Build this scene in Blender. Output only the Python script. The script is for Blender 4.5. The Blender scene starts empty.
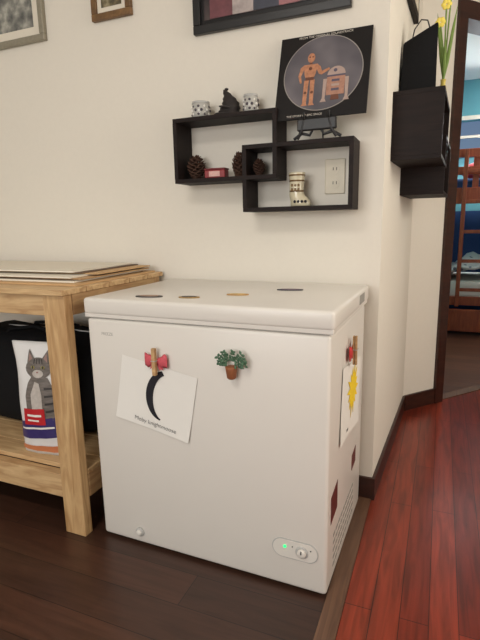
import bpy, bmesh, math, random
from mathutils import Vector, Matrix
random.seed(7)
scn=bpy.context.scene
COL=scn.collection
try:
    scn.view_settings.view_transform='Standard'
except Exception: pass

# ------------------------------------------------------------------ materials
def srgb(r,g,b):
    def f(c):
        c/=255.0
        return c/12.92 if c<=.04045 else ((c+.055)/1.055)**2.4
    return (f(r),f(g),f(b),1)
def newmat(name):
    m=bpy.data.materials.new(name);m.use_nodes=True
    nt=m.node_tree; b=nt.nodes['Principled BSDF']
    return m,nt,b
def plain(name,c,rough=.5,metal=0,var=.06,scale=30,bump=0,spec=.5,coat=0,emit=None,es=0,trans=0,stretch=None):
    m,nt,b=newmat(name)
    tc=nt.nodes.new('ShaderNodeTexCoord'); n=nt.nodes.new('ShaderNodeTexNoise')
    n.inputs['Scale'].default_value=scale; n.inputs['Detail'].default_value=4
    if stretch:
        mp=nt.nodes.new('ShaderNodeMapping'); mp.inputs['Scale'].default_value=stretch
        nt.links.new(tc.outputs['Object'],mp.inputs['Vector']); nt.links.new(mp.outputs[0],n.inputs['Vector'])
    else: nt.links.new(tc.outputs['Object'],n.inputs['Vector'])
    mix=nt.nodes.new('ShaderNodeMixRGB'); 
    c=srgb(*c)
    mix.inputs[1].default_value=tuple(max(0,x*(1-var)) for x in c[:3])+(1,)
    mix.inputs[2].default_value=tuple(min(1,x*(1+var)) for x in c[:3])+(1,)
    nt.links.new(n.outputs['Fac'],mix.inputs[0]); nt.links.new(mix.outputs[0],b.inputs['Base Color'])
    b.inputs['Roughness'].default_value=rough; b.inputs['Metallic'].default_value=metal
    b.inputs['Specular IOR Level'].default_value=spec
    b.inputs['Coat Weight'].default_value=coat
    if trans: b.inputs['Transmission Weight'].default_value=trans
    if emit:
        b.inputs['Emission Color'].default_value=srgb(*emit); b.inputs['Emission Strength'].default_value=es
    if bump:
        bp=nt.nodes.new('ShaderNodeBump'); bp.inputs['Strength'].default_value=bump; bp.inputs['Distance'].default_value=.002
        nt.links.new(n.outputs['Fac'],bp.inputs['Height']); nt.links.new(bp.outputs[0],b.inputs['Normal'])
    return m
def planks(name,c1,c2,cm,length,width,rot,rough=.3,grain=.35):
    m,nt,b=newmat(name)
    tc=nt.nodes.new('ShaderNodeTexCoord'); mp=nt.nodes.new('ShaderNodeMapping')
    mp.inputs['Rotation'].default_value[2]=rot
    nt.links.new(tc.outputs['Object'],mp.inputs['Vector'])
    br=nt.nodes.new('ShaderNodeTexBrick'); nt.links.new(mp.outputs[0],br.inputs['Vector'])
    br.inputs['Scale'].default_value=1; br.inputs['Brick Width'].default_value=length; br.inputs['Row Height'].default_value=width
    br.inputs['Mortar Size'].default_value=.0014; br.inputs['Mortar Smooth'].default_value=.3; br.offset=.37
    br.inputs['Color1'].default_value=srgb(*c1); br.inputs['Color2'].default_value=srgb(*c2); br.inputs['Mortar'].default_value=srgb(*cm)
    mp2=nt.nodes.new('ShaderNodeMapping'); mp2.inputs['Scale'].default_value=(2.5,30,1)
    nt.links.new(mp.outputs[0],mp2.inputs['Vector'])
    n=nt.nodes.new('ShaderNodeTexNoise'); n.inputs['Scale'].default_value=1.6; n.inputs['Detail'].default_value=6; n.inputs['Distortion'].default_value=.8
    nt.links.new(mp2.outputs[0],n.inputs['Vector'])
    rp=nt.nodes.new('ShaderNodeValToRGB'); rp.color_ramp.elements[0].position=.3; rp.color_ramp.elements[1].position=.72
    rp.color_ramp.elements[0].color=(1-grain,1-grain,1-grain,1); rp.color_ramp.elements[1].color=(1+grain*.6,)*3+(1,)
    nt.links.new(n.outputs['Fac'],rp.inputs[0])
    mx=nt.nodes.new('ShaderNodeMixRGB'); mx.blend_type='MULTIPLY'; mx.inputs[0].default_value=1
    nt.links.new(br.outputs['Color'],mx.inputs[1]); nt.links.new(rp.outputs[0],mx.inputs[2]); nt.links.new(mx.outputs[0],b.inputs['Base Color'])
    b.inputs['Roughness'].default_value=rough
    bp=nt.nodes.new('ShaderNodeBump'); bp.inputs['Strength'].default_value=.15; bp.inputs['Distance'].default_value=.001
    nt.links.new(n.outputs['Fac'],bp.inputs['Height']); nt.links.new(bp.outputs[0],b.inputs['Normal'])
    return m
def wood(name,c1,c2,scale=(2,30,30),rough=.6,bump=.2,spec=.5):
    m,nt,b=newmat(name)
    tc=nt.nodes.new('ShaderNodeTexCoord'); mp=nt.nodes.new('ShaderNodeMapping'); mp.inputs['Scale'].default_value=scale
    nt.links.new(tc.outputs['Object'],mp.inputs['Vector'])
    n=nt.nodes.new('ShaderNodeTexNoise'); n.inputs['Scale'].default_value=1.5; n.inputs['Detail'].default_value=7; n.inputs['Distortion'].default_value=1.2
    nt.links.new(mp.outputs[0],n.inputs['Vector'])
    rp=nt.nodes.new('ShaderNodeValToRGB'); rp.color_ramp.elements[0].position=.3; rp.color_ramp.elements[1].position=.7
    rp.color_ramp.elements[0].color=srgb(*c1); rp.color_ramp.elements[1].color=srgb(*c2)
    nt.links.new(n.outputs['Fac'],rp.inputs[0]); nt.links.new(rp.outputs[0],b.inputs['Base Color'])
    b.inputs['Roughness'].default_value=rough; b.inputs['Specular IOR Level'].default_value=spec
    bp=nt.nodes.new('ShaderNodeBump'); bp.inputs['Strength'].default_value=bump; bp.inputs['Distance'].default_value=.001
    nt.links.new(n.outputs['Fac'],bp.inputs['Height']); nt.links.new(bp.outputs[0],b.inputs['Normal'])
    return m

M_wall=plain('wall_paint',(224,218,206),.75,var=.02,scale=60,bump=.12,spec=.2)
M_ceil=plain('ceiling_paint',(232,229,222),.85,var=.02)
M_blue=plain('blue_paint',(96,160,172),.8,var=.03)
M_navy=plain('navy_blue',(28,62,110),.8,var=.05)
M_floor=planks('dark_plank_floor',(74,47,35),(54,35,27),(28,17,13),1.2,.125,0,.36,.3)
M_red=planks('cherry_plank_floor',(138,54,34),(108,38,25),(60,20,14),.9,.075,math.pi/2,.28,.45)
M_bedfloor=planks('brown_plank_floor',(90,58,42),(70,44,32),(36,22,16),1.2,.1,0,.35,.3)
M_strip=wood('transition_wood',(82,56,42),(112,82,62),(30,2,2),.45)
M_base=wood('baseboard_wood',(42,20,14),(62,30,20),(6,6,30),.4)
M_white=plain('white_enamel',(219,214,206),.32,var=.01,scale=5)
M_gasket=plain('gasket_grey',(150,148,142),.7)
M_darkgap=plain('dark_gap',(60,58,55),.8)
M_shelf=wood('espresso_wood',(20,13,12),(34,23,20),(3,30,30),.6,.1,.2)
M_pine=wood('pine_wood',(168,130,88),(212,180,134),(3,26,26),.6,.25)
M_pineV=wood('pine_wood_vertical',(166,126,82),(210,176,128),(26,26,3),.6,.25)
M_pineE=wood('pine_wood_edge',(162,122,82),(198,164,118),(26,3,26),.6,.25)
M_black=plain('black_plastic',(20,19,20),.45)
M_blackm=plain('black_fabric',(18,18,20),.85,bump=.4,scale=90,spec=.2)
M_ink=plain('ink_black',(24,22,30),.8)
M_inkl=plain('pencil_grey',(84,82,86),.9)
M_paper=plain('paper_white',(230,227,220),.85,var=.015)
M_card=plain('cardboard',(192,156,112),.85,var=.06,bump=.1)
M_cardL=plain('board_white',(224,216,200),.7,var=.03)
M_cardD=plain('board_dark',(96,74,56),.8,var=.1)
M_grey=plain('light_grey_plastic',(178,177,174),.4)
M_green=plain('green_led',(40,220,110),.3,emit=(40,235,120),es=1.6)
M_leaf=plain('leaf_green',(82,112,88),.7,var=.35,scale=120,spec=.2)
M_leafL=plain('leaf_light_green',(112,138,62),.6,var=.25,scale=60)
M_yel=plain('yellow_crayon',(240,206,40),.8)
M_petal=plain('petal_yellow',(236,214,96),.6,var=.1)
M_terra=plain('pot_brown',(140,84,50),.7,var=.15)
M_pink=plain('bow_pink',(198,82,92),.7,var=.35,scale=220)
M_redb=plain('bow_red',(190,52,54),.6,var=.3,scale=200)
M_silver=plain('silver_frame',(150,144,128),.4,metal=.4,var=.2,scale=80,bump=.3)
M_gold=wood('gold_brown_frame',(92,66,38),(128,94,56),(20,20,20),.45)
M_glass=plain('mug_glass',(180,178,172),.15,var=.1,coat=.5,scale=60)
M_mugpat=plain('mug_pattern_dark',(70,64,72),.4)
M_cone=plain('pinecone_brown',(74,48,34),.8,var=.4,scale=150)
M_maroon=plain('maroon_patch',(92,40,38),.5)
M_beige=plain('outlet_ivory',(216,206,184),.45)
M_bunk=wood('bunk_red_wood',(134,58,32),(172,84,48),(20,20,4),.4,.1)

# ------------------------------------------------------------------ geometry helpers
def empty(name,loc=(0,0,0),rotz=0):
    e=bpy.data.objects.new(name,None); e.location=loc; e.rotation_euler[2]=rotz; COL.objects.link(e); e.empty_display_size=.05
    return e
def mkobj(name,bm,mat,parent=None,smooth=False,loc=(0,0,0),rot=(0,0,0)):
    me=bpy.data.meshes.new(name); bmesh.ops.recalc_face_normals(bm,faces=bm.faces[:]); bm.to_mesh(me); bm.free()
    o=bpy.data.objects.new(name,me); COL.objects.link(o)
    for m in (mat if isinstance(mat,(list,tuple)) else [mat]): me.materials.append(m)
    if smooth:
        for p in me.polygons: p.use_smooth=True
    o.location=loc; o.rotation_euler=rot
    if parent: o.parent=parent
    return o
def box(name,a,b,mat,parent=None,bev=0,seg=2,rot=None,smooth=False):
    """axis aligned box a..b; origin at centre"""
    a=Vector(a);b=Vector(b);c=(a+b)/2;s=b-a
    bm=bmesh.new(); bmesh.ops.create_cube(bm,size=1)
    for v in bm.verts: v.co=Vector((v.co.x*s.x,v.co.y*s.y,v.co.z*s.z))
    if bev: bmesh.ops.bevel(bm,geom=bm.edges[:],offset=bev,segments=seg,affect='EDGES',profile=.5)
    o=mkobj(name,bm,mat,parent,loc=c,smooth=False)
    if bev and smooth:
        for p in o.data.polygons: p.use_smooth=True
    if rot: o.rotation_euler=rot
    return o
def prism(name,poly,ax,lo,hi,mat,parent=None,bev=0):
    """extrude 2D poly along axis ax ('y': poly is x,z ; 'z': poly is x,y ; 'x': poly is y,z)"""
    bm=bmesh.new()
    def P(u,v,t):
        return {'y':(u,t,v),'z':(u,v,t),'x':(t,u,v)}[ax]
    A=[bm.verts.new(P(u,v,lo)) for u,v in poly]; B=[bm.verts.new(P(u,v,hi)) for u,v in poly]
    n=len(poly); bm.faces.new(A); bm.faces.new(B[::-1])
    for i in range(n): bm.faces.new((A[i],A[(i+1)%n],B[(i+1)%n],B[i]))
    if bev: bmesh.ops.bevel(bm,geom=bm.edges[:],offset=bev,segments=2,affect='EDGES')
    return mkobj(name,bm,mat,parent)
def lathe(name,prof,mat,parent=None,seg=28,loc=(0,0,0),rot=(0,0,0),fn=None):
    bm=bmesh.new(); rings=[]
    for r,z in prof:
        rings.append([bm.verts.new((r*math.cos(2*math.pi*i/seg),r*math.sin(2*math.pi*i/seg),z)) for i in range(seg)])
    for a,b in zip(rings,rings[1:]):
        for i in range(seg): bm.faces.new((a[i],a[(i+1)%seg],b[(i+1)%seg],b[i]))
    bm.faces.new(rings[0][::-1]); bm.faces.new(rings[-1])
    if fn:
        for v in bm.verts: v.co=Vector(fn(v.co))
    return mkobj(name,bm,mat,parent,smooth=True,loc=loc,rot=rot)
def tube(name,pts,rad,mat,parent=None,res=2):
    cu=bpy.data.curves.new(name,'CURVE'); cu.dimensions='3D'; cu.bevel_depth=1; cu.bevel_resolution=res
    sp=cu.splines.new('POLY'); sp.points.add(len(pts)-1)
    rr=rad if isinstance(rad,(list,tuple)) else [rad]*len(pts)
    for i,p in enumerate(pts): sp.points[i].co=(*p,1); sp.points[i].radius=rr[i]
    cu.use_fill_caps=True
    ob=bpy.data.objects.new(name,cu); COL.objects.link(ob)
    bpy.context.view_layer.update()
    me=bpy.data.meshes.new_from_object(ob.evaluated_get(bpy.context.evaluated_depsgraph_get()))
    bpy.data.objects.remove(ob)
    me.materials.clear(); me.materials.append(mat)
    for p in me.polygons: p.use_smooth=True
    o=bpy.data.objects.new(name,me); COL.objects.link(o)
    if parent:o.parent=parent
    return o
def text(name,s,size,mat,M,parent=None,ext=.0003,align='CENTER',thin=0):
    cu=bpy.data.curves.new(name,'FONT'); cu.body=s; cu.size=size; cu.align_x=align; cu.extrude=ext; cu.offset=-thin
    ob=bpy.data.objects.new(name,cu); COL.objects.link(ob)
    bpy.context.view_layer.update()
    me=bpy.data.meshes.new_from_object(ob.evaluated_get(bpy.context.evaluated_depsgraph_get()))
    bpy.data.objects.remove(ob)
    me.materials.clear(); me.materials.append(mat)
    o=bpy.data.objects.new(name,me); COL.objects.link(o); o.matrix_local=M
    if parent:o.parent=parent
    return o
def ellipsoid(name,c,s,mat,parent=None,rot=(0,0,0),sub=2):
    bm=bmesh.new(); bmesh.ops.create_uvsphere(bm,u_segments=20,v_segments=12,radius=1)
    for v in bm.verts: v.co=Vector((v.co.x*s[0],v.co.y*s[1],v.co.z*s[2]))
    return mkobj(name,bm,mat,parent,smooth=True,loc=c,rot=rot)
def plate(name,poly,mat,parent,t=.0006,M=None):
    """flat shape in local XY plane, thickness t in +Z"""
    bm=bmesh.new()
    A=[bm.verts.new((u,v,0)) for u,v in poly];B=[bm.verts.new((u,v,t)) for u,v in poly];n=len(poly)
    bm.faces.new(A[::-1]);bm.faces.new(B)
    for i in range(n): bm.faces.new((A[i],A[(i+1)%n],B[(i+1)%n],B[i]))
    o=mkobj(name,bm,mat,parent)
    if M is not None:o.matrix_local=M
    return o
def circ(cx,cy,rx,ry=None,n=28,a0=0,a1=2*math.pi):
    ry=ry or rx
    return [(cx+rx*math.cos(a0+(a1-a0)*i/n),cy+ry*math.sin(a0+(a1-a0)*i/n)) for i in range(n)]
def faceF(x,y,z,roll=0):
    return Matrix.Translation((x,y,z))@Matrix.Rotation(math.pi/2,4,'X')@Matrix.Rotation(roll,4,'Z')
def faceR(x,y,z,roll=0,yaw=0):
    return Matrix.Translation((x,y,z))@Matrix.Rotation(math.pi/2+yaw,4,'Z')@Matrix.Rotation(math.pi/2,4,'X')@Matrix.Rotation(roll,4,'Z')

# ------------------------------------------------------------------ room shell
CH=2.5
AX,AY=.045,.97            # corner where side wall meets the angled doorway wall
AT=math.radians(50); AC,AS=math.cos(AT),math.sin(AT)
SROT=-math.atan(AX/AY)
def ang(s,n): return (AX+s*AC+n*AS, AY+s*AS-n*AC)
def angbox(name,s0,s1,n0,n1,z0,z1,mat,parent=None):
    return prism(name,[ang(s0,n0),ang(s1,n0),ang(s1,n1),ang(s0,n1)],'z',z0,z1,mat,parent)
SEND=2.7; EX,EY=ang(SEND,0)
prism('floor',[(-3,-4.2),(-.05,-4.2),(-.05,0),(-3,0)],'z',-.05,0,M_floor)
prism('floor.001',[(-.05,-4.2),(EX,-4.2),(EX,EY),(AX,AY),(0,0),(-.05,0)],'z',-.05,0,M_red)
prism('floor.002',[(AX,AY),(EX,EY),(2.6,EY),(2.6,4.2),(-.05,4.2)],'z',-.05,0,M_bedfloor)
prism('trim_1',[(-.052,-4.2),(.0,-4.2),(.0,-.013),(-.052,-.013)],'z',0.0005,.005,M_strip)
box('wall_front',(-3,0,0),(-.12,.12,CH),M_wall)
prism('wall_side',[(-.12,0),(0,0),(AX,AY),(-.12,AY)],'z',0,CH,M_wall)
box('wall_left',(-3.12,-4.2,0),(-3,0.12,CH),M_wall)
D0,D1=.245,1.08
angbox('wall_doorway',0,D0+.05,-.12,0,0,CH,M_wall)
angbox('wall_doorway_right',D1+.015,SEND,-.12,0,0,CH,M_wall)
angbox('wall_doorway_header',D0+.05,D1+.015,-.12,0,2.09,CH,M_wall)
box('wall_right',(EX,-4.2,0),(EX+.12,EY,CH),M_wall)
box('ceiling',(-3.12,-4.32,CH),(2.72,4.32,CH+.1),M_ceil)
WX0,WX1,WZ0,WZ1=-1.9,.3,.85,2.15
box('wall_back',(-3,-4.32,0),(WX0,-4.2,CH),M_wall); box('wall_back.001',(WX1,-4.32,0),(EX+.12,-4.2,CH),M_wall)
box('wall_back.002',(WX0,-4.32,0),(WX1,-4.2,WZ0),M_wall); box('wall_back.003',(WX0,-4.32,WZ1),(WX1,-4.2,CH),M_wall)
w=empty('window_1',(0,0,0))
for nm,a,b in [('sill',(WX0,-4.3,WZ0),(WX1,-4.17,WZ0+.03)),('head',(WX0,-4.3,WZ1-.05),(WX1,-4.2,WZ1)),('jamb_l',(WX0,-4.3,WZ0+.03),(WX0+.05,-4.2,WZ1-.05)),('jamb_r',(WX1-.05,-4.3,WZ0+.03),(WX1,-4.2,WZ1-.05)),('mullion',(-.83,-4.28,WZ0+.03),(-.77,-4.22,WZ1-.05))]:
    box(nm,a,b,M_cardL,w)
# bedroom walls
box('wall_bedroom_left',(-.17,AY,0),(-.05,4.2,CH),M_blue)
box('wall_bedroom_right',(2.6,EY,0),(2.72,4.2,CH),M_blue)
box('wall_bedroom_front',(EX+.12,EY-.12,0),(2.72,EY,CH),M_blue)
bx0,bx1,bz0,bz1=.30,.95,1.76,2.10
box('wall_bedroom_back',(-.17,4.2,0),(2.72,4.32,1.15),M_navy)
box('wall_bedroom_back.001',(-.17,4.2,1.15),(2.72,4.32,bz0),M_blue)
box('wall_bedroom_back.002',(-.17,4.2,bz0),(bx0,4.32,bz1),M_blue)
box('wall_bedroom_back.003',(bx1,4.2,bz0),(2.72,4.32,bz1),M_blue)
box('wall_bedroom_back.004',(-.17,4.2,bz1),(2.72,4.32,CH),M_blue)
w=empty('window_2')
for nm,a,b in [('sill',(bx0-.04,4.18,bz0-.04),(bx1+.04,4.3,bz0)),('head',(bx0-.04,4.18,bz1),(bx1+.04,4.2,bz1+.04)),('jamb_l',(bx0-.04,4.18,bz0),(bx0,4.2,bz1)),('jamb_r',(bx1,4.18,bz0),(bx1+.04,4.2,bz1)),('sash',(bx0,4.22,1.92),(bx1,4.25,1.945)),('sash_v',((bx0+bx1)/2-.012,4.222,bz0),((bx0+bx1)/2+.012,4.248,bz1))]:
    box(nm,a,b,M_cardL,w)
# baseboards
box('baseboard_front',(-3,-.012,0),(0.012,0,.09),M_base)
prism('baseboard_side',[(0,0),(.012,0),(AX+.012,AY-.004),(AX,AY)],'z',0,.09,M_base)
angbox('baseboard_doorway',.008,D0,0,.012,0,.09,M_base)
# door casing
d=empty('door_1')
angbox('casing_left',D0,D0+.065,0,.018,0,2.165,M_base,d)
angbox('casing_right',D1,D1+.065,0,.018,0,2.165,M_base,d)
angbox('casing_head',D0+.065,D1,0,.018,2.08,2.165,M_base,d)
angbox('jamb_left',D0+.05,D0+.065,-.12,0,0,2.08,M_base,d)
angbox('jamb_right',D1,D1+.015,-.12,0,0,2.08,M_base,d)
angbox('jamb_head',D0+.05,D1+.015,-.12,0,2.08,2.09,M_base,d)
angbox('threshold',D0+.065,D1,-.06,0.0,0.0005,.005,M_strip,d)

# ------------------------------------------------------------------ freezer
FX,FY,FR=-.048,-.581,-.0168
W,D,H=.806,.545,.85
cF,sF=math.cos(FR),math.sin(FR)
fz=empty('chest_freezer',(FX,FY,0),FR)
box('body',(-W+.006,.006,.008),(-.004,D-.004,.786),M_white,fz,.012,3,smooth=True)
box('gasket',(-W+.014,.014,.784),(-.010,D-.01,.798),M_gasket,fz)
box('lid',(-W,0,.797),(.007,D,H+.001),M_white,fz,.011,3,smooth=True)
box('lid_skirt',(-W+.003,.003,.7885),(.003,D-.003,.802),M_white,fz,.002)
box('lid_side_recess',(.0062,.36,.808),(.0076,.45,.838),M_gasket,fz)
for i,(a,b) in enumerate([(-W+.05,.05),(-.05-.03,.05),(-W+.05,D-.07),(-.08,D-.07)]):
    lathe('foot_%d'%i,[(.018,0),(.02,.004),(.016,.012)],M_black,fz,loc=(a,b,0))
def pill(cx,cz,hw,hh,n=14):
    r=hh; return [(cx+hw-r+r*math.cos(t),cz+r*math.sin(t)) for t in [-math.pi/2+math.pi*i/n for i in range(n+1)]]+[(cx-hw+r+r*math.cos(t),cz+r*math.sin(t)) for t in [math.pi/2+math.pi*i/n for i in range(n+1)]]
pc=(-.098,.136)
prism('panel_rim',pill(pc[0],pc[1],.070,.031),'y',.0035,.0065,M_grey,fz)
prism('panel',pill(pc[0],pc[1],.067,.028),'y',.002,.006,M_white,fz)
lathe('dial_ring',[(.019,0),(.019,.003),(.017,.004)],M_grey,fz,loc=(-.076,.003,.136),rot=(math.pi/2,0,0))
lathe('dial',[(.013,0),(.013,.009),(.011,.011)],M_white,fz,loc=(-.076,.002,.136),rot=(math.pi/2,0,0))
box('dial_mark',(-.0775,-.0098,.136),(-.0745,-.008,.147),M_ink,fz)
lathe('led',[(.0045,0),(.0045,.003)],M_green,fz,loc=(-.128,.003,.143),rot=(math.pi/2,0,0))
for i,x in enumerate((-.105,-.05)): lathe('panel_led_%d'%i,[(.002,0),(.002,.002)],M_darkgap,fz,loc=(x,.003,.147),rot=(math.pi/2,0,0))
lathe('drain_ring',[(.016,0),(.016,.005),(.013,.007)],M_grey,fz,loc=(-.645,.006,.052),rot=(math.pi/2,0,0))
lathe('drain_plug',[(.010,0),(.010,.012),(.008,.014)],M_white,fz,loc=(-.645,.006,.052),rot=(math.pi/2,0,0))
text('logo','FREEZE',.014,M_gasket,faceF(-.722,.0062,.732),fz)
for g,(z0) in enumerate((.05,.075,.10,.125,.15)):
    for k in range(9):
        y=.085+k*.036
        box('vent_%d_%d'%(g,k),(-.0048,y,z0),(-.0032,y+.026,z0+.010),M_gasket,fz)
prism('patch_large',[(.045,.215),(.13,.225),(.13,.315),(.045,.30)],'x',-.0045,-.0030,M_maroon,fz)  # thin maroon patches on the right side of the body
prism('patch_small',[(.36,.225),(.43,.23),(.43,.29),(.36,.28)],'x',-.0045,-.0030,M_maroon,fz)

# lid magnets
for i,(x,y,rx,ry,m1,m2) in enumerate([(-.650,-.494,.045,.019,(60,54,52),(150,120,100)),(-.516,-.476,.034,.017,(150,120,70),(70,60,50)),(-.391,-.385,.036,.016,(170,130,70),(200,170,110)),(-.262,-.24,.044,.013,(50,46,56),(120,100,110))]):
    e=empty('fridge_magnet' if i==0 else 'fridge_magnet.%03d'%i,(x,y,.8512),.2)
    plate('base',circ(0,0,rx,ry),plain('mag%d'%i,m1,.5,var=.4,scale=90),e,.003)
    plate('picture',circ(0,0,rx*.7,ry*.55),plain('magp%d'%i,m2,.5,var=.5,scale=120),e,.0045)
    
# paper with moon
fy=lambda x,off=0:(FY+(x-FX)*math.tan(FR))+.006-off
px,pz=-.600,.545
pm=empty('moon_drawing'); pm.matrix_local=Matrix.Translation((px,fy(px,.0030),pz))@Matrix.Rotation(FR,4,'Z')@Matrix.Rotation(math.pi/2,4,'X')@Matrix.Rotation(-.182,4,'Z')
def sheet(name,w,h,parent,mat,curl=.006):
    bm=bmesh.new(); nx,ny=12,8; g=[]
    for j in range(ny+1):
        g.append([bm.verts.new(((i/nx-.5)*w,(j/ny-.5)*h,curl*max(0,(1-j/ny)-.5)**2*4*abs(i/nx-.5)*2)) for i in range(nx+1)])
    for j in range(ny):
        for i in range(nx): bm.faces.new((g[j][i],g[j][i+1],g[j+1][i+1],g[j+1][i]))
    return mkobj(name,bm,mat,parent,smooth=True)
sheet('paper',.272,.216,pm,M_paper,.004)
def moonpt(c,rx,ry,t): return (c[0]+rx*math.cos(t),c[1]+ry*math.sin(t))
out=[moonpt((.032,.014),.064,.083,math.radians(104+(266-104)*i/24)) for i in range(25)]
inn=[moonpt((.040,.010),.046,.076,math.radians(258-(258-108)*i/24)) for i in range(25)]
plate('moon',[(x-.002,y) for x,y in out+inn],M_ink,pm,.0006,Matrix.Translation((0,0,.0012)))
text('caption','Moby knightmoose',.020,M_inkl,Matrix.Translation((.012,-.092,.0036)),pm,thin=.0004)

def clothespin(name,M,bowmat,s=1):
    e=empty(name); e.matrix_local=M
    for k,zz in enumerate((.010,.017)):
        prism('prong_%d'%k,[(-.0045*s,-.034*s),(.0045*s,-.034*s),(.005*s,.004*s),(.0045*s,.036*s),(-.0045*s,.036*s),(-.005*s,.004*s)],'z',zz,zz+.005,M_pineV,e)
    tube('spring',[(-.006*s,.004*s,.008),(-.006*s,.004*s,.024),(.006*s,.004*s,.024),(.006*s,.004*s,.008)],.0012,M_grey,e)
    for sx in (-1,1):
        bm=bmesh.new(); n=14; rings=[]
        for i in range(n+1):
            t=i/n; hw=(.005+.013*math.sin(t*math.pi*.62))*s
            rings.append([bm.verts.new((sx*(.003+.030*t)*s,dy*hw+(.002*t+.002*math.sin(t*9+sx))*s,.0065+dz*(.0045*math.sin(math.pi*min(1,t*1.02))+.001))) for dy,dz in ((-1,0),(-.6,.8),(0,1.2),(.6,.8),(1,0),(.6,-.5),(0,-.7),(-.6,-.5))])
        for a,b in zip(rings,rings[1:]):
            for i in range(8): bm.faces.new((a[i],a[(i+1)%8],b[(i+1)%8],b[i]))
        bm.faces.new(rings[0]); bm.faces.new(rings[-1][::-1])
        mkobj('loop_%d'%sx,bm,bowmat,e,smooth=True)
        prism('tail_%d'%sx,[(0,-.002*s),(sx*.012*s,-.004*s),(sx*.020*s,-.022*s),(sx*.013*s,-.019*s),(sx*.009*s,-.024*s)],'z',.004,.006,bowmat,e)
    ellipsoid('knot',(0,0,.007),(.007*s,.008*s,.005),bowmat,e)
    return e
clothespin('clothespin_magnet',Matrix.Translation((-.583,fy(-.583,.006),.668))@Matrix.Rotation(FR,4,'Z')@Matrix.Rotation(math.pi/2,4,'X'),M_pink,1.2)

# sun drawing on the side
sxw=lambda y: FX-.004-(y-FY)*math.tan(FR)
sd=empty('sun_drawing'); sd.matrix_local=faceR(sxw(-.29)+.003,-.28,.515,-.12,FR)
sheet('paper',.31,.235,sd,M_paper,.003)
poly=[]
for i in range(28):
    t=2*math.pi*i/28; rr=(.092+.014*math.sin(i*2.3)) if i%2==0 else .052
    poly.append((.02+rr*math.cos(t),.025+rr*math.sin(t)*.9))
plate('sun',poly,M_yel,sd,.0006,Matrix.Translation((0,0,.0012)))
text('caption','sun',.02,M_inkl,Matrix.Translation((-.06,-.095,.0036)),sd,thin=.0004)
clothespin('clothespin_magnet.001',faceR(sxw(-.345)+.004,-.33,.685,.1,FR),M_redb,1.3)

# succulent magnet
sc=empty('succulent_magnet'); sc.matrix_local=Matrix.Translation((-.328,fy(-.328,.020),.645))
lathe('pot',[(.010,0),(.013,.003),(.0165,.028),(.0175,.034),(.015,.036)],M_terra,sc)
bm=bmesh.new()
def leaf(bm,base,d,L,wd):
    d=Vector(d).normalized(); side=d.cross(Vector((0,1,0.2))).normalized(); nrm=d.cross(side).normalized()
    rings=[]
    for t,wf in ((0,.35),(.35,1),(.7,.8),(1,.05)):
        c=Vector(base)+d*L*t
        rings.append([bm.verts.new(c+side*wd*wf*math.cos(a)+nrm*wd*.3*wf*math.sin(a)) for a in (0,math.pi/3,2*math.pi/3,math.pi,4*math.pi/3,5*math.pi/3)])
    for a,b in zip(rings,rings[1:]):
        for i in range(6): bm.faces.new((a[i],a[(i+1)%6],b[(i+1)%6],b[i]))
    bm.faces.new(rings[-1])
for st,(deg,L) in enumerate(((-80,.038),(-52,.048),(-22,.052),(8,.050),(35,.054),(60,.050),(84,.042))):
    a0=math.radians(deg)
    for k in range(5):
        t=.35+.65*k/4
        b=(math.sin(a0)*L*t,-.008*random.random(),.036+math.cos(a0)*L*t*.75+.004)
        for s2 in (-1,1):
            a2=a0+s2*(.8+.5*random.random()); leaf(bm,b,(math.sin(a2),-.6+random.random()*.9,math.cos(a2)),.010+.003*random.random(),.0042)
mkobj('leaves',bm,M_leaf,sc,smooth=True)

# ------------------------------------------------------------------ wall cube shelves
def cubeshelf(name,x0,x1,z0,z1,dep,t=.015):
    e=empty(name)
    box('top',(x0,-dep,z1-t),(x1,0,z1),M_shelf,e,.001,1); box('bottom',(x0,-dep,z0),(x1,0,z0+t),M_shelf,e,.001,1)
    box('side_left',(x0,-dep,z0+t),(x0+t,0,z1-t),M_shelf,e); box('side_right',(x1-t,-dep,z0+t),(x1,0,z1-t),M_shelf,e)
    return e
cubeshelf('wall_shelf',-.752,-.347,1.225,1.456,.12)
cubeshelf('wall_shelf.001',-.476,-.084,1.113,1.344,.1195,.015)
def sideshelf(name,y0,y1,z0,z1,dep,t=.015):
    e=empty(name,(0,0,0),SROT)
    box('top',(0,y0,z1-t),(dep,y1,z1),M_shelf,e,.001,1); box('bottom',(0,y0,z0),(dep,y1,z0+t),M_shelf,e,.001,1)
    box('side_near',(0,y0,z0+t),(dep,y0+t,z1-t),M_shelf,e); box('side_far',(0,y1-t,z0+t),(dep,y1,z1-t),M_shelf,e)
sideshelf('wall_shelf.002',.13,.54,1.285,1.52,.172)
sideshelf('wall_shelf.003',.43,.84,1.175,1.405,.1715)

# outlet
ou=empty('wall_outlet',(-.167,0,1.23))
box('plate',(-.036,-.006,-.06),(.036,0,.06),M_beige,ou,.003,2)
for i,z in enumerate((-.024,.024)):
    prism('socket_%d'%i,circ(0,z,.016,.017),'y',-.0075,-.0055,M_beige,ou)
    box('slot_a%d'%i,(-.007,-.0082,z-.003),(-.005,-.0072,z+.007),M_ink,ou); box('slot_b%d'%i,(.005,-.0082,z-.003),(.007,-.0072,z+.007),M_ink,ou)

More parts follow.
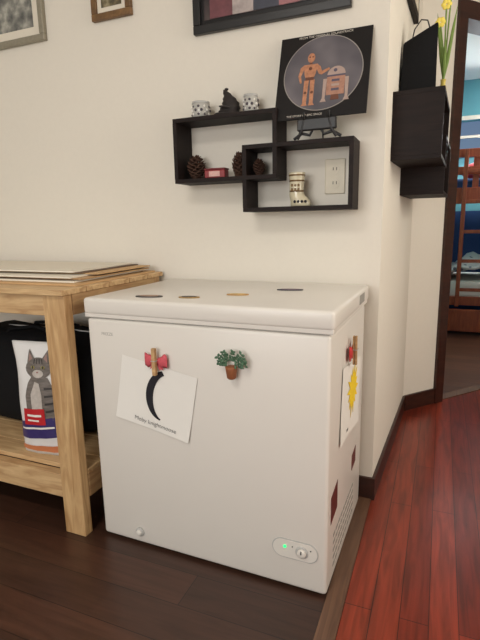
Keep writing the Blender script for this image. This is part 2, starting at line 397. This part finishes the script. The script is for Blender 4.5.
def mug(name,x,z,r,h,y=-.06):
    e=empty(name,(x,y,z))
    lathe('cup',[(r*.8,0),(r*.95,.003),(r,h*.3),(r,h),(r*.9,h),(r*.88,h*.4),(r*.7,.006)],M_glass,e)
    for i in range(9):
        a=2*math.pi*i/9
        for k,(zz,s) in enumerate(((h*.25,.004),(h*.48,.005),(h*.7,.004))):
            b=a+k*.35
            ellipsoid('pattern_%d_%d'%(i,k),(r*.97*math.cos(b),r*.97*math.sin(b),zz),(s*(1+.3*math.sin(i*3+k)),s,s*1.1),M_mugpat if (i+k)%3 else M_paper,e)
    lathe('band',[(r*1.01,h*.88),(r*1.015,h*.93),(r*1.01,h*.985)],M_grey,e)
    return e
mug('glass_mug',-.662,1.4565,.033,.060)
mug('glass_mug.001',-.462,1.4565,.026,.064)
fg=empty('sorting_hat_figurine',(-.556,-.06,1.4565))
def bend(v):
    t=max(0,v.z)/.1
    wob=.004*math.sin(v.z*180+math.atan2(v.y,v.x)*3)
    return (v.x*(1+wob*8)+.018*math.sin(t*3.6)-.006*t, v.y*(1+wob*8), v.z)
M_hat=plain('hat_dark',(34,27,25),.7,var=.3,bump=.5,scale=70)
lathe('hat',[(.05,0),(.054,.003),(.052,.007),(.038,.012),(.036,.022),(.038,.028),(.031,.036),(.032,.044),(.025,.052),(.025,.06),(.016,.07),(.014,.078),(.004,.092)],M_hat,fg,seg=24,fn=bend)
ellipsoid('brow',(0.006,-.037,.026),(.022,.008,.005),M_hat,fg,rot=(0,.2,0)); ellipsoid('fold',(0.0,-.036,.013),(.018,.008,.004),M_hat,fg)
ellipsoid('tip',(.0,0,.093),(.008,.006,.005),M_hat,fg)

def pinecone(name,c,R,Hh,tilt=(0,0,0),seed=1):
    bm=bmesh.new()
    n=64; ga=2.39996
    for i in range(n):
        t=i/n; z=t*Hh*.95; rr=R*(math.sin(math.pi*(.12+.80*t))**.8); a=i*ga+seed
        out=Vector((math.cos(a),math.sin(a),0)); tan=Vector((-math.sin(a),math.cos(a),0)); up=Vector((0,0,1))
        w=R*.34*(1.15-.6*t)
        b=out*rr*.25+up*z; m=out*rr*.75+up*(z+Hh*.03); tp=out*rr+up*(z+Hh*.10)
        vs=[bm.verts.new(p) for p in (b-tan*w*.3,b+tan*w*.3,m+tan*w,tp+tan*w*.3,tp-tan*w*.3,m-tan*w)]
        vb=[bm.verts.new(v.co-up*Hh*.035) for v in vs]
        bm.faces.new(vs);bm.faces.new(vb[::-1])
        for k in range(6): bm.faces.new((vs[k],vs[(k+1)%6],vb[(k+1)%6],vb[k]))
    bmesh.ops.create_cone(bm,cap_ends=True,segments=10,radius1=R*.4,radius2=R*.1,depth=Hh*.95,matrix=Matrix.Translation((0,0,Hh*.48)))
    return mkobj(name,bm,M_cone,None,loc=c,rot=tilt)
pinecone('pinecone',(-.693,-.055,1.245),.037,.085,(.05,.05,0),1)
pinecone('pinecone.001',(-.514,-.06,1.243),.028,.088,(0,.05,0),2)
pinecone('pinecone.002',(-.432,-.06,1.2415),.024,.06,(0,-.03,0),3)
tb=empty('tea_tin',(-.600,-.07,1.2405))
box('tin',(-.042,-.02,0),(.042,.02,.030),plain('tin_red',(140,44,48),.4,var=.2),tb,.004)
box('label',(-.022,-.0212,.006),(.022,-.0195,.025),plain('tin_label',(214,170,160),.5,var=.3,scale=200),tb)
box('lid',(-.043,-.021,.030),(.043,.021,.036),plain('tin_lid',(110,30,36),.4),tb,.002)
# boot mug
bo=empty('boot_glass',(-.285,-.065,1.1285))
M_boot=plain('boot_glass_mat',(204,194,166),.2,var=.2,scale=60,coat=.5)
bm=bmesh.new(); rings=[]; seg=18
spec=[(.010,0.000,.036,.022),(.010,.006,.038,.024),(.008,.018,.036,.024),(.003,.028,.033,.023),(-.004,.038,.028,.022),(-.006,.052,.025,.022),(-.005,.075,.026,.024),(-.004,.100,.028,.026),(-.004,.113,.030,.028),(-.004,.116,.030,.028),(-.004,.112,.026,.024),(-.005,.07,.021,.019)]
for cx_,z_,rx_,ry_ in spec: rings.append([bm.verts.new((cx_+rx_*math.cos(2*math.pi*i/seg),ry_*math.sin(2*math.pi*i/seg),z_)) for i in range(seg)])
for a,b in zip(rings,rings[1:]):
    for i in range(seg): bm.faces.new((a[i],a[(i+1)%seg],b[(i+1)%seg],b[i]))
bm.faces.new(rings[0][::-1]);bm.faces.new(rings[-1])
mkobj('boot',bm,M_boot,bo,smooth=True)
M_bd=plain('boot_pattern',(110,84,50),.4,var=.4,scale=80)
for k,(zz,rx) in enumerate(((.104,.0285),(.085,.0272),(.05,.026))):
    lathe('band_%d'%k,[(rx,0),(rx+.0012,.002),(rx,.005)],M_bd,bo,loc=(-.004,0,zz))
for k in range(6):
    ellipsoid('motif_%d'%k,(-.016+.012*(k%3),-.0225,.058+.014*(k//3)),(.004,.002,.005),M_bd,bo)
for k in range(4): ellipsoid('toe_motif_%d'%k,(-.006+.013*k,-.023,.016),(.005,.003,.005),M_ink,bo)

# record on easel
BX=-.204
lp=empty('record_sleeve'); tilt=math.atan2(.098,.285)
lp.matrix_local=Matrix.Translation((BX,-.112,1.412))@Matrix.Rotation(math.pi/2-tilt,4,'X')
S=.31
M_sleeve=plain('sleeve_black',(24,22,23),.35,var=.2,scale=12,spec=.3)
box('sleeve',(-S/2,0,-.004),(S/2,S*.975,0),M_sleeve,lp)
m,nt,b=newmat('record_picture')
tc=nt.nodes.new('ShaderNodeTexCoord'); n=nt.nodes.new('ShaderNodeTexNoise'); n.inputs['Scale'].default_value=7
nt.links.new(tc.outputs['Object'],n.inputs['Vector']); rp=nt.nodes.new('ShaderNodeValToRGB')
rp.color_ramp.elements[0].position=.3; rp.color_ramp.elements[0].color=srgb(70,68,76); rp.color_ramp.elements[1].position=.75; rp.color_ramp.elements[1].color=srgb(122,116,120)
nt.links.new(n.outputs['Fac'],rp.inputs[0]); nt.links.new(rp.outputs[0],b.inputs['Base Color']); b.inputs['Roughness'].default_value=.3
M_rec=m
plate('rim',circ(0,.158,.134,n=64),plain('record_rim',(150,144,138),.3),lp,.0006)
plate('disc',circ(0,.158,.131,n=64),M_rec,lp,.0011)
M_c3=plain('droid_gold',(180,124,92),.5,var=.55,scale=90); M_c3d=plain('droid_gold_dark',(104,62,46),.5,var=.3)
M_r2=plain('droid_pale',(170,148,138),.5,var=.2,scale=60); M_r2d=plain('droid_blue',(84,78,96),.5)
M_r2b=plain('droid_body_pale',(168,124,104),.5,var=.4,scale=80)
def lpoly(nm,pts,mat,t=.0018): plate(nm,pts,mat,lp,t)
ox,oy=-.042,.045
def bx(nm,x0,y0,x1,y1,mat,t): lpoly(nm,[(x0,y0),(x1,y0),(x1,y1),(x0,y1)],mat,t)
lpoly('robot_head',circ(ox,oy+.171,.0125,.017),M_c3)
for sx in (-1,1): lpoly('robot_eye_%d'%sx,circ(ox+sx*.005,oy+.174,.0028),M_c3d,.0022)
bx('robot_neck',ox-.005,oy+.148,ox+.005,oy+.158,M_c3d,.0016)
lpoly('robot_torso',[(ox-.024,oy+.147),(ox+.024,oy+.147),(ox+.019,oy+.112),(ox+.015,oy+.100),(ox-.015,oy+.100),(ox-.019,oy+.112)],M_c3)
bx('robot_waist',ox-.014,oy+.090,ox+.014,oy+.101,M_c3d,.002)
lpoly('robot_chest',circ(ox,oy+.132,.006),M_c3d,.0022)
lpoly('robot_leg_l',[(ox-.018,oy+.091),(ox-.002,oy+.091),(ox-.004,oy+.05),(ox-.005,oy+.008),(ox-.002,oy),(ox-.023,oy),(ox-.018,oy+.008),(ox-.018,oy+.045)],M_c3)
lpoly('robot_leg_r',[(ox+.002,oy+.091),(ox+.018,oy+.091),(ox+.018,oy+.045),(ox+.018,oy+.008),(ox+.023,oy),(ox+.002,oy),(ox+.005,oy+.008),(ox+.004,oy+.05)],M_c3)
for sx in (-1,1): lpoly('robot_knee_%d'%sx,circ(ox+sx*.011,oy+.046,.005),M_c3d,.0022)
lpoly('robot_arm_l',[(ox-.023,oy+.146),(ox-.034,oy+.138),(ox-.040,oy+.108),(ox-.032,oy+.082),(ox-.026,oy+.084),(ox-.031,oy+.108),(ox-.022,oy+.130)],M_c3)
lpoly('robot_arm_r',[(ox+.023,oy+.146),(ox+.034,oy+.136),(ox+.040,oy+.118),(ox+.064,oy+.128),(ox+.067,oy+.121),(ox+.040,oy+.106),(ox+.030,oy+.110),(ox+.020,oy+.130)],M_c3)
qx,qy=.048,.052
lpoly('droid_dome',circ(qx,qy+.092,.030,.030),M_r2)
bx('droid_dome_ring',qx-.030,qy+.086,qx+.030,qy+.092,M_r2d,.0024)
lpoly('droid_eye',circ(qx-.004,qy+.108,.006),M_r2d,.0024)
bx('droid_body',qx-.030,qy+.022,qx+.030,qy+.087,M_r2b,.0021)
for k in range(3): bx('droid_panel_%d'%k,qx-.014,qy+.036+k*.016,qx+.012,qy+.044+k*.016,M_r2 if k%2 else M_r2d,.0025)
for sx in (-1,1):
    lpoly('droid_leg_%d'%sx,[(qx+sx*.030,qy+.080),(qx+sx*.042,qy+.080),(qx+sx*.042,qy+.012),(qx+sx*.048,qy),(qx+sx*.028,qy),(qx+sx*.033,qy+.012)],M_r2,.0024)
lpoly('droid_foot',[(qx-.012,qy+.022),(qx+.012,qy+.022),(qx+.014,qy+.004),(qx-.014,qy+.004)],M_c3d,.0023)
M_lt=plain('print_light',(196,190,180),.6)
text('title','FROM THE ORIGINAL SOUNDTRACK',.011,M_lt,Matrix.Translation((0,.2905,.0006)),lp)
text('subtitle','THE STORY OF EPIC SPACE',.010,M_lt,Matrix.Translation((-.05,.008,.0006)),lp)
# easel
ea=empty('display_easel',(BX-.005,-.065,1.3445))
for sx in (-1,1):
    tube('leg_%d'%sx,[(sx*.066,-.045,.004),(sx*.05,-.05,.03),(sx*.042,-.052,.062)],[.005,.006,.005],M_black,ea)
    tube('foot_%d'%sx,[(sx*.080,-.04,.005),(sx*.052,-.042,.022),(sx*.024,-.045,.014),(sx*.012,-.045,.034)],[.005,.006,.005,.004],M_black,ea)
    tube('hook_%d'%sx,[(sx*.042,-.036,.058),(sx*.042,-.053,.060),(sx*.042,-.055,.085)],.004,M_black,ea)
    tube('upright_%d'%sx,[(sx*.04,-.038,.052),(sx*.02,.01,.20)],.003,M_black,ea)
box('crossbar',(-.066,-.055,.028),(.066,-.038,.066),M_black,ea,.004)
tube('back_leg',[(0,.01,.20),(0,.05,.004)],.003,M_black,ea)

# ------------------------------------------------------------------ wall pictures
def frame(name,x0,x1,z0,z1,wd,dep,mat,inner,matw=0,matm=None):
    e=empty(name)
    def bar(n,a,b): box(n,a,b,mat,e,.003,2)
    bar('rail_bottom',(x0,-dep,z0),(x1,-.001,z0+wd)); bar('rail_top',(x0,-dep,z1-wd),(x1,-.001,z1))
    bar('stile_left',(x0,-dep+.0005,z0+wd),(x0+wd,-.001,z1-wd)); bar('stile_right',(x1-wd,-dep+.0005,z0+wd),(x1,-.001,z1-wd))
    if matm: box('mat',(x0+wd,-dep*.5,z0+wd),(x1-wd,-.002,z1-wd),matm,e)
    box('picture',(x0+wd+matw,-dep*.6,z0+wd+matw),(x1-wd-matw,-.003,z1-wd-matw),inner,e)
    return e
def picmat(name,cols,scale):
    m,nt,b=newmat(name)
    tc=nt.nodes.new('ShaderNodeTexCoord')
    nn=nt.nodes.new('ShaderNodeTexNoise'); nn.inputs['Scale'].default_value=scale*.6; nn.inputs['Detail'].default_value=5
    nt.links.new(tc.outputs['Object'],nn.inputs['Vector'])
    rp=nt.nodes.new('ShaderNodeValToRGB'); rp.color_ramp.elements[0].position=.3; rp.color_ramp.elements[1].position=.7
    rp.color_ramp.elements[0].color=srgb(*cols[0]); rp.color_ramp.elements[1].color=srgb(*cols[-1])
    for i,c in enumerate(cols[1:-1]):
        el=rp.color_ramp.elements.new(.3+.4*(i+1)/(len(cols)-1)); el.color=srgb(*c)
    nt.links.new(nn.outputs['Fac'],rp.inputs[0]); nt.links.new(rp.outputs[0],b.inputs['Base Color']); b.inputs['Roughness'].default_value=.25
    return m
frame('framed_sketch',-1.80,-1.413,1.855,2.20,.026,.022,M_silver,picmat('sketch_print',[(70,72,72),(130,130,124),(190,188,176)],30),.035,M_cardL)
frame('framed_photo',-1.162,-.974,1.882,2.10,.026,.02,M_gold,picmat('small_photo',[(50,52,44),(110,100,76),(170,160,130)],40),.02,M_cardL)
fp=frame('framed_family_photo',-.703,-.122,1.763,2.16,.030,.022,plain('black_frame',(18,17,18),.35),picmat('family_photo',[(34,32,34),(56,48,50),(84,72,70)],14),.014,M_sleeve)
for k,(cx_,w_,h_,c_) in enumerate([(-.585,.05,.13,(104,56,62)),(-.50,.045,.10,(168,156,152)),(-.415,.05,.16,(52,54,68)),(-.33,.04,.10,(150,96,98)),(-.25,.045,.14,(96,86,84))]):
    pts=[(cx_-w_,1.809),(cx_+w_,1.809)]+[(cx_+w_*math.cos(t)*1.0,1.809+h_*.45+h_*.55*math.sin(t)) for t in [math.pi*i/12 for i in range(13)]]
    prism('person_%d'%k,[(max(-.655,min(-.17,a)),b) for a,b in pts],'y',-.0150-.0004*k,-.0125,plain('clothes_%d'%k,c_,.4,var=.5,scale=40),fp)
e=empty('framed_print',(0,0,0),SROT)
box('frame',(0.001,.24,1.90),(.02,.64,2.4),M_shelf,e,.003); box('picture',(.0195,.27,1.93),(.021,.61,2.37),picmat('side_print',[(120,110,90),(200,190,170)],20),e)

# items on side shelf
gb=empty('black_gift_bag',(.080,.30,1.5205))
bm=bmesh.new()
prof=[(-.062,-.04,0),(.062,-.04,0),(.062,.04,0),(-.062,.04,0)]
lv=[(0,1,0),(.10,.98,0),(.205,.95,.0)]
rings=[]
for z,s,dx in lv:
    rings.append([bm.verts.new((x*s+dx,y*(s if z<.15 else .35),z+(.05*(x+.055)/.11 if z>.15 else 0))) for x,y,_ in prof])
for a,b in zip(rings,rings[1:]):
    for i in range(4): bm.faces.new((a[i],a[(i+1)%4],b[(i+1)%4],b[i]))
bm.faces.new(rings[0][::-1]);bm.faces.new(rings[-1])
bmesh.ops.bevel(bm,geom=bm.edges[:],offset=.003,segments=2,affect='EDGES')
mkobj('bag',bm,M_blackm,gb)
tube('handle',[(-.03,-.005,.205),(-.022,-.006,.245),(.0,-.006,.275),(.022,-.006,.27),(.032,-.005,.24)],.0025,M_black,gb)
pl=empty('flower_stems_vase',(.165,.44,1.5205))
lathe('vase',[(.014,0),(.018,.01),(.016,.05),(.009,.08),(.011,.095)],plain('vase_yellow',(196,176,84),.3),pl)
bm=bmesh.new()
for i in range(6):
    a=i*1.05; leaf(bm,(0,0,.09),(math.sin(a)*.16,math.cos(a)*.16,1),.16+.05*(i%3),.007)
mkobj('leaves',bm,M_leafL,pl,smooth=True)
for q,(fx_,fz_) in enumerate(((-.004,.36),(-.022,.30),(.012,.41))):
    tube('stem_%d'%q,[(0,0,.05),(fx_*.3,0,.2),(fx_,0,fz_)],.003,M_leafL,pl)
    for i in range(6):
        a=i*math.pi/3; ellipsoid('petal_%d_%d'%(q,i),(fx_+.011*math.cos(a),0,fz_+.005+.011*math.sin(a)),(.009,.005,.009),M_petal,pl)

# ------------------------------------------------------------------ workbench
wb=empty('wooden_workbench')
BX0,BX1=-2.3,-.9
TZ=.878
for i,(y0,y1) in enumerate(((-.615,-.50),(-.497,-.378),(-.375,-.256),(-.253,-.134),(-.131,-.015))):
    box('top_board_%d'%i,(BX0-.01,y0,TZ-.018),(BX1+.008,y1,TZ),M_pine,wb,.002)
box('apron_front',(BX0+.09,-.598,TZ-.088),(BX1-.088,-.562,TZ-.019),M_pine,wb,.002)
box('apron_back',(BX0+.09,-.07,TZ-.088),(BX1-.088,-.034,TZ-.019),M_pine,wb,.002)
for n,x in (('r',BX1-.036),('l',BX0)):
    box('apron_side_'+n,(x,-.560,TZ-.088),(x+.036,-.072,TZ-.019),M_pineE,wb,.002)
for nm,x0,y0 in (('fr',BX1-.088,-.600),('fl',BX0,-.600),('br',BX1-.088,-.07),('bl',BX0,-.07)):
    box('leg_'+nm,(x0,y0,0),(x0+.088,y0+.038,TZ-.019),M_pineV,wb,.003)
box('shelf_rail_front',(BX0+.089,-.598,.135),(BX1-.089,-.562,.222),M_pine,wb,.002)
box('shelf_rail_back',(BX0+.089,-.07,.135),(BX1-.089,-.034,.222),M_pine,wb,.002)
box('shelf_rail_side',(BX1-.036,-.560,.135),(BX1,-.072,.222),M_pineE,wb,.002)
box('shelf_rail_side_l',(BX0,-.560,.135),(BX0+.036,-.072,.222),M_pineE,wb,.002)
for i,(y0,y1) in enumerate(((-.598,-.47),(-.466,-.335),(-.331,-.2),(-.196,-.072))):
    box('shelf_board_%d'%i,(BX0+.002,y0 if i else -.560,.2225),(BX1-.0,y1,.24),M_pine,wb,.002)
st=empty('stacked_art_boards',(0,0,TZ+.0005))
z=0
for i,(x0,x1,y0,y1,t,m_,r_) in enumerate([(-2.1,-.915,-.52,-.04,.006,M_card,0.0),(-2.0,-.96,-.49,-.05,.005,M_cardL,.012),(-2.0,-.97,-.47,-.05,.003,M_cardD,.004),(-1.9,-.935,-.46,-.05,.004,M_pineE,-.008),(-2.1,-.98,-.48,-.05,.005,M_cardL,.006),(-1.8,-.93,-.38,-.05,.004,M_card,-.01),(-1.9,-.99,-.40,-.05,.003,M_cardD,.0),(-2.0,-1.02,-.42,-.05,.005,M_cardL,.01)]):
    box('board_%d'%i,(x0,y0,z),(x1,y1,z+t),m_,st,.0,rot=(0,0,r_)); z+=t+.0004

# cat food bag
cb=empty('cat_food_bag',(-1.135,-.495,.2405)); cb.rotation_euler[2]=.12; cb.scale=(1.1,1,1.04)
BWd,BH,BDp=.19,.41,.085
def bulge(u,v):
    return -BDp/2*(max(0,1-abs(u)**3)**.6)*(math.sin(math.pi*(.18+.82*min(1,max(0,v))) )**.7 if v<.999 else .0)-.003
def wvf(v): return BWd/2*(1-.05*math.sin(v*math.pi)+.06*max(0,v-.75)/.25)
bm=bmesh.new(); nx,nz=18,24; fr=[];bk=[]
for j in range(nz+1):
    v=j/nz; wv=wvf(v)
    rf=[];rb=[]
    for i in range(nx+1):
        u=i/nx*2-1; y=bulge(u,v)+.0015*math.sin(u*9+v*14)
        rf.append(bm.verts.new((u*wv,y,v*BH))); rb.append(bm.verts.new((u*wv,-y*.9,v*BH)))
    fr.append(rf);bk.append(rb)
for j in range(nz):
    for i in range(nx):
        bm.faces.new((fr[j][i],fr[j][i+1],fr[j+1][i+1],fr[j+1][i])); bm.faces.new((bk[j][i+1],bk[j][i],bk[j+1][i],bk[j+1][i+1]))
    bm.faces.new((fr[j][0],fr[j+1][0],bk[j+1][0],bk[j][0])); bm.faces.new((fr[j][nx],bk[j][nx],bk[j+1][nx],fr[j+1][nx]))
for i in range(nx):
    bm.faces.new((fr[0][i],bk[0][i],bk[0][i+1],fr[0][i+1])); bm.faces.new((fr[nz][i],fr[nz][i+1],bk[nz][i+1],bk[nz][i]))
mkobj('bag',bm,plain('bag_white',(222,220,218),.4,var=.04),cb,smooth=True)
def decal(nm,poly,mat,off=.0015):
    bm=bmesh.new(); f=bm.faces.new([bm.verts.new((x,0,z)) for x,z in poly])
    bmesh.ops.triangulate(bm,faces=[f])
    for _ in range(3): bmesh.ops.subdivide_edges(bm,edges=bm.edges[:],cuts=1,use_grid_fill=True); bmesh.ops.triangulate(bm,faces=bm.faces[:])
    for v in bm.verts:
        vv=v.co.z/BH; u=v.co.x/wvf(vv)
        v.co.y=bulge(u,vv)+.0015*math.sin(u*9+vv*14)-off
    return mkobj(nm,bm,mat,cb,smooth=True)
M_cat=plain('cat_tabby',(106,98,92),.6,var=.75,scale=60,stretch=(.6,.6,2.4)); M_catl=plain('cat_pale',(186,178,170),.6,var=.25,scale=90); M_catd=plain('cat_dark',(52,46,44),.6)
decal('cat_body',[(-.040,.13),(.070,.13),(.076,.19),(.066,.25),(.046,.29),(-.010,.30),(-.028,.27),(-.040,.22)],M_cat,.0015)
decal('cat_chest',[(-.014,.15),(.022,.15),(.024,.23),(.016,.27),(-.002,.275),(-.018,.23)],M_catl,.0025)
hx,hz=.012,.322
decal('cat_head',[(hx+.046*math.cos(t)*(1+.05*math.cos(2*t)),hz+.038*math.sin(t)) for t in [2*math.pi*i/22 for i in range(22)]],M_cat,.003)
decal('cat_ear_l',[(hx-.043,hz+.010),(hx-.012,hz+.032),(hx-.036,hz+.066)],M_cat,.0032); decal('cat_ear_r',[(hx+.043,hz+.010),(hx+.012,hz+.032),(hx+.036,hz+.066)],M_cat,.0032)
M_earp=plain('cat_ear_pink',(150,120,112),.6)
decal('cat_ear_in_l',[(hx-.036,hz+.022),(hx-.020,hz+.034),(hx-.033,hz+.054)],M_earp,.0042); decal('cat_ear_in_r',[(hx+.036,hz+.022),(hx+.020,hz+.034),(hx+.033,hz+.054)],M_earp,.0042)
decal('cat_muzzle',circ(hx,hz-.018,.020,.014,14),M_catl,.004)
M_iris=plain('cat_iris',(150,140,70),.3)
for sx in (-1,1):
    decal('cat_eye_%d'%sx,circ(hx+sx*.018,hz+.004,.0075,.0055,12),M_iris,.0042); decal('cat_pupil_%d'%sx,circ(hx+sx*.018,hz+.004,.0035,.005,10),M_catd,.0052)
decal('cat_nose',[(hx-.005,hz-.010),(hx+.005,hz-.010),(hx,hz-.016)],plain('cat_nose_pink',(140,84,78),.5),.0055)
for k in range(4): decal('cat_stripe_%d'%k,[(hx-.016+.010*k,hz+.016),(hx-.013+.010*k,hz+.016),(hx-.011+.0085*k,hz+.033),(hx-.015+.0085*k,hz+.033)],M_catd,.0045)
for k in range(4): decal('cat_body_stripe_%d'%k,[(.034,.165+.028*k),(.066,.172+.026*k),(.064,.179+.026*k),(.034,.173+.028*k)],M_catd,.003)
decal('purple_panel',[(-.088,.055),(.088,.075),(.088,.155),(-.088,.120)],plain('bag_purple',(58,48,104),.4),.0028)
decal('red_panel',[(-.052,.115),(.030,.120),(.030,.180),(-.052,.175)],plain('bag_red',(186,36,42),.4),.0042)
decal('lower_band',[(-.088,.012),(.088,.012),(.088,.04),(-.088,.028)],plain('bag_orange',(196,120,80),.4),.0028)
decal('text_line',[(-.038,.148),(.018,.150),(.018,.158),(-.038,.156)],M_paper,.0055); decal('text_line2',[(-.038,.130),(.008,.132),(.008,.138),(-.038,.136)],M_paper,.0055)
decal('text_line3',[(-.070,.095),(.060,.108),(.060,.115),(-.070,.102)],M_paper,.0045)

# black duffel under bench
df=empty('black_duffel_bag',(-1.36,-.235,.2405))
bm=bmesh.new(); bmesh.ops.create_cube(bm,size=1); bmesh.ops.subdivide_edges(bm,edges=bm.edges[:],cuts=5,use_grid_fill=True)
for v in bm.verts:
    c=v.co; l=(abs(c.x*2)**5+abs(c.y*2)**5+abs(c.z*2)**5)**(1/5); c=c/max(l,.001)
    v.co=Vector((c.x*.82,c.y*.28*(1-.1*(c.z+.5)),(c.z+.5)*.41+.014*math.sin(c.x*17)*(c.z+.5)))
mkobj('body',bm,M_blackm,df,smooth=True)
for sx in (-1,1): tube('handle_%d'%sx,[(-.16,sx*.1,.36),(-.12,sx*.07,.41),(.0,sx*.05,.425),(.12,sx*.07,.41),(.16,sx*.1,.36)],.008,M_blackm,df)
tube('zipper',[(-.36,0,.405),(0,0,.412),(.36,0,.405)],.003,M_grey,df)

# ------------------------------------------------------------------ bunk bed (bedroom)
bb=empty('bunk_bed')
X0,X1,Y0,Y1=.17,2.3,3.06,4.05
for nm,x,y in (('fl',X0,Y0),('fr',X1,Y0),('bl',X0,Y1-.06),('br',X1,Y1-.06)):
    box('post_'+nm,(x,y,0),(x+.07,y+.06,1.72),M_bunk,bb,.004)
box('drawer',(X0+.07,Y0+.005,.03),(X1,Y0+.05,.24),M_bunk,bb,.006); box('lower_rail',(X0+.07,Y0+.01,.28),(X1,Y0+.045,.36),M_bunk,bb,.004)
box('drawer_knob',(X0+.5,Y0-.02,.13),(X0+.53,Y0+.006,.16),M_base,bb,.004)
box('upper_rail',(X0+.07,Y0+.01,1.20),(X1,Y0+.045,1.34),M_bunk,bb,.004)
for z in (1.45,1.6): box('guard_%d'%int(z*100),(X0+.07,Y0+.01,z),(X1,Y0+.04,z+.07),M_bunk,bb,.004)
for i in range(6): box('guard_post_%d'%i,(X0+.25+i*.3,Y0+.04,1.2),(X0+.30+i*.3,Y0+.06,1.66),M_bunk,bb)
box('headboard',(X0+.01,Y0+.06,1.3),(X0+.05,Y1-.06,1.7),M_bunk,bb); box('headboard_low',(X0+.01,Y0+.06,.3),(X0+.05,Y1-.06,.75),M_bunk,bb)
box('lower_mattress',(X0+.07,Y0+.06,.34),(X1,Y1-.06,.50),M_paper,bb,.03,3)
box('upper_mattress',(X0+.07,Y0+.06,1.24),(X1,Y1-.06,1.42),M_navy,bb,.03,3)
for k,x in enumerate((.34,.68)):
    box('ladder_rail_%d'%k,(x,Y0-.075,.28),(x+.035,Y0-.04,1.66),M_bunk,bb,.004)
for k in range(5): box('ladder_rung_%d'%k,(.375,Y0-.07,.42+k*.26),(.68,Y0-.045,.45+k*.26),M_bunk,bb,.003)
dv=bmesh.new(); g=[]
nx,ny=26,16
for j in range(ny+1):
    g.append([dv.verts.new((X0+.09+i/nx*1.5,Y0+.055+j/ny*.7,.53+.20*math.sin(math.pi*min(1,i/nx*1.3+.1))*math.sin(math.pi*(.2+.75*j/ny))+.045*math.sin(i*1.1+j*.5)*math.cos(j*.9-i*.3)+.03*math.sin(i*.5))) for i in range(nx+1)])
for j in range(ny):
    for i in range(nx): dv.faces.new((g[j][i],g[j][i+1],g[j+1][i+1],g[j+1][i]))
m,nt,b=newmat('duvet_pattern'); tc=nt.nodes.new('ShaderNodeTexCoord'); v=nt.nodes.new('ShaderNodeTexVoronoi'); v.inputs['Scale'].default_value=16
nt.links.new(tc.outputs['Object'],v.inputs['Vector']); rp=nt.nodes.new('ShaderNodeValToRGB'); rp.color_ramp.elements[0].position=.22; rp.color_ramp.elements[0].color=srgb(120,130,150); rp.color_ramp.elements[1].position=.3; rp.color_ramp.elements[1].color=srgb(232,232,232)
nt.links.new(v.outputs['Distance'],rp.inputs[0]); nt.links.new(rp.outputs[0],b.inputs['Base Color'])
o=mkobj('duvet',dv,m,bb,smooth=True); sm=o.modifiers.new('s','SOLIDIFY'); sm.thickness=.03
ellipsoid('pillow_upper',(.5,Y0+.28,1.50),(.18,.12,.08),M_pink,bb); ellipsoid('plush_upper',(.85,Y0+.2,1.50),(.12,.1,.08),M_cardL,bb)

# ------------------------------------------------------------------ lights
def area(name,loc,target,sx,sy,en,col):
    l=bpy.data.lights.new(name,'AREA'); l.shape='RECTANGLE'; l.size=sx; l.size_y=sy; l.energy=en; l.color=col
    o=bpy.data.objects.new(name,l); COL.objects.link(o); o.location=loc
    o.rotation_euler=(Vector(target)-Vector(loc)).to_track_quat('-Z','Y').to_euler(); return o
area('window_light_back',(-.8,-4.12,1.5),(-.8,0,1.3),2.1,1.2,58,(1,.985,.96))
area('window_light_right',(1.7,-.3,1.5),(-.6,.2,1.1),1.4,1.3,36,(1,.93,.82))
area('bedroom_window_light',(.62,4.14,1.93),(.8,2.5,1.0),.6,.32,22,(.95,.98,1))
area('bedroom_ceiling_light',(1.3,3.2,2.45),(1.3,3.2,0),.5,.5,46,(1,.96,.9))
area('ceiling_lamp',(-.6,-2.2,2.46),(-.6,-2.2,0),.6,.6,17,(1,.96,.9))
wd=bpy.data.worlds.new('sky'); scn.world=wd; wd.use_nodes=True
nt=wd.node_tree; bg=nt.nodes['Background']; sk=nt.nodes.new('ShaderNodeTexSky')
try: sk.sky_type='HOSEK_WILKIE'
except Exception: pass
nt.links.new(sk.outputs[0],bg.inputs[0]); bg.inputs[1].default_value=1.2

# ------------------------------------------------------------------ camera
yaw,pit,rol=-.397,.2014,-.02
fw=Vector((math.sin(yaw)*math.cos(pit),math.cos(yaw)*math.cos(pit),-math.sin(pit)))
r0=Vector((math.cos(yaw),-math.sin(yaw),0)); u0=r0.cross(fw)
r=r0*math.cos(rol)+u0*math.sin(rol); u=-r0*math.sin(rol)+u0*math.cos(rol)
c=bpy.data.cameras.new('camera'); co=bpy.data.objects.new('camera',c); COL.objects.link(co)
co.matrix_world=Matrix((( r.x,u.x,-fw.x,.196),(r.y,u.y,-fw.y,-1.770),(r.z,u.z,-fw.z,1.077),(0,0,0,1)))
c.sensor_fit='HORIZONTAL'; c.sensor_width=36; c.lens=36*478.75/480; c.clip_start=.02
scn.camera=co
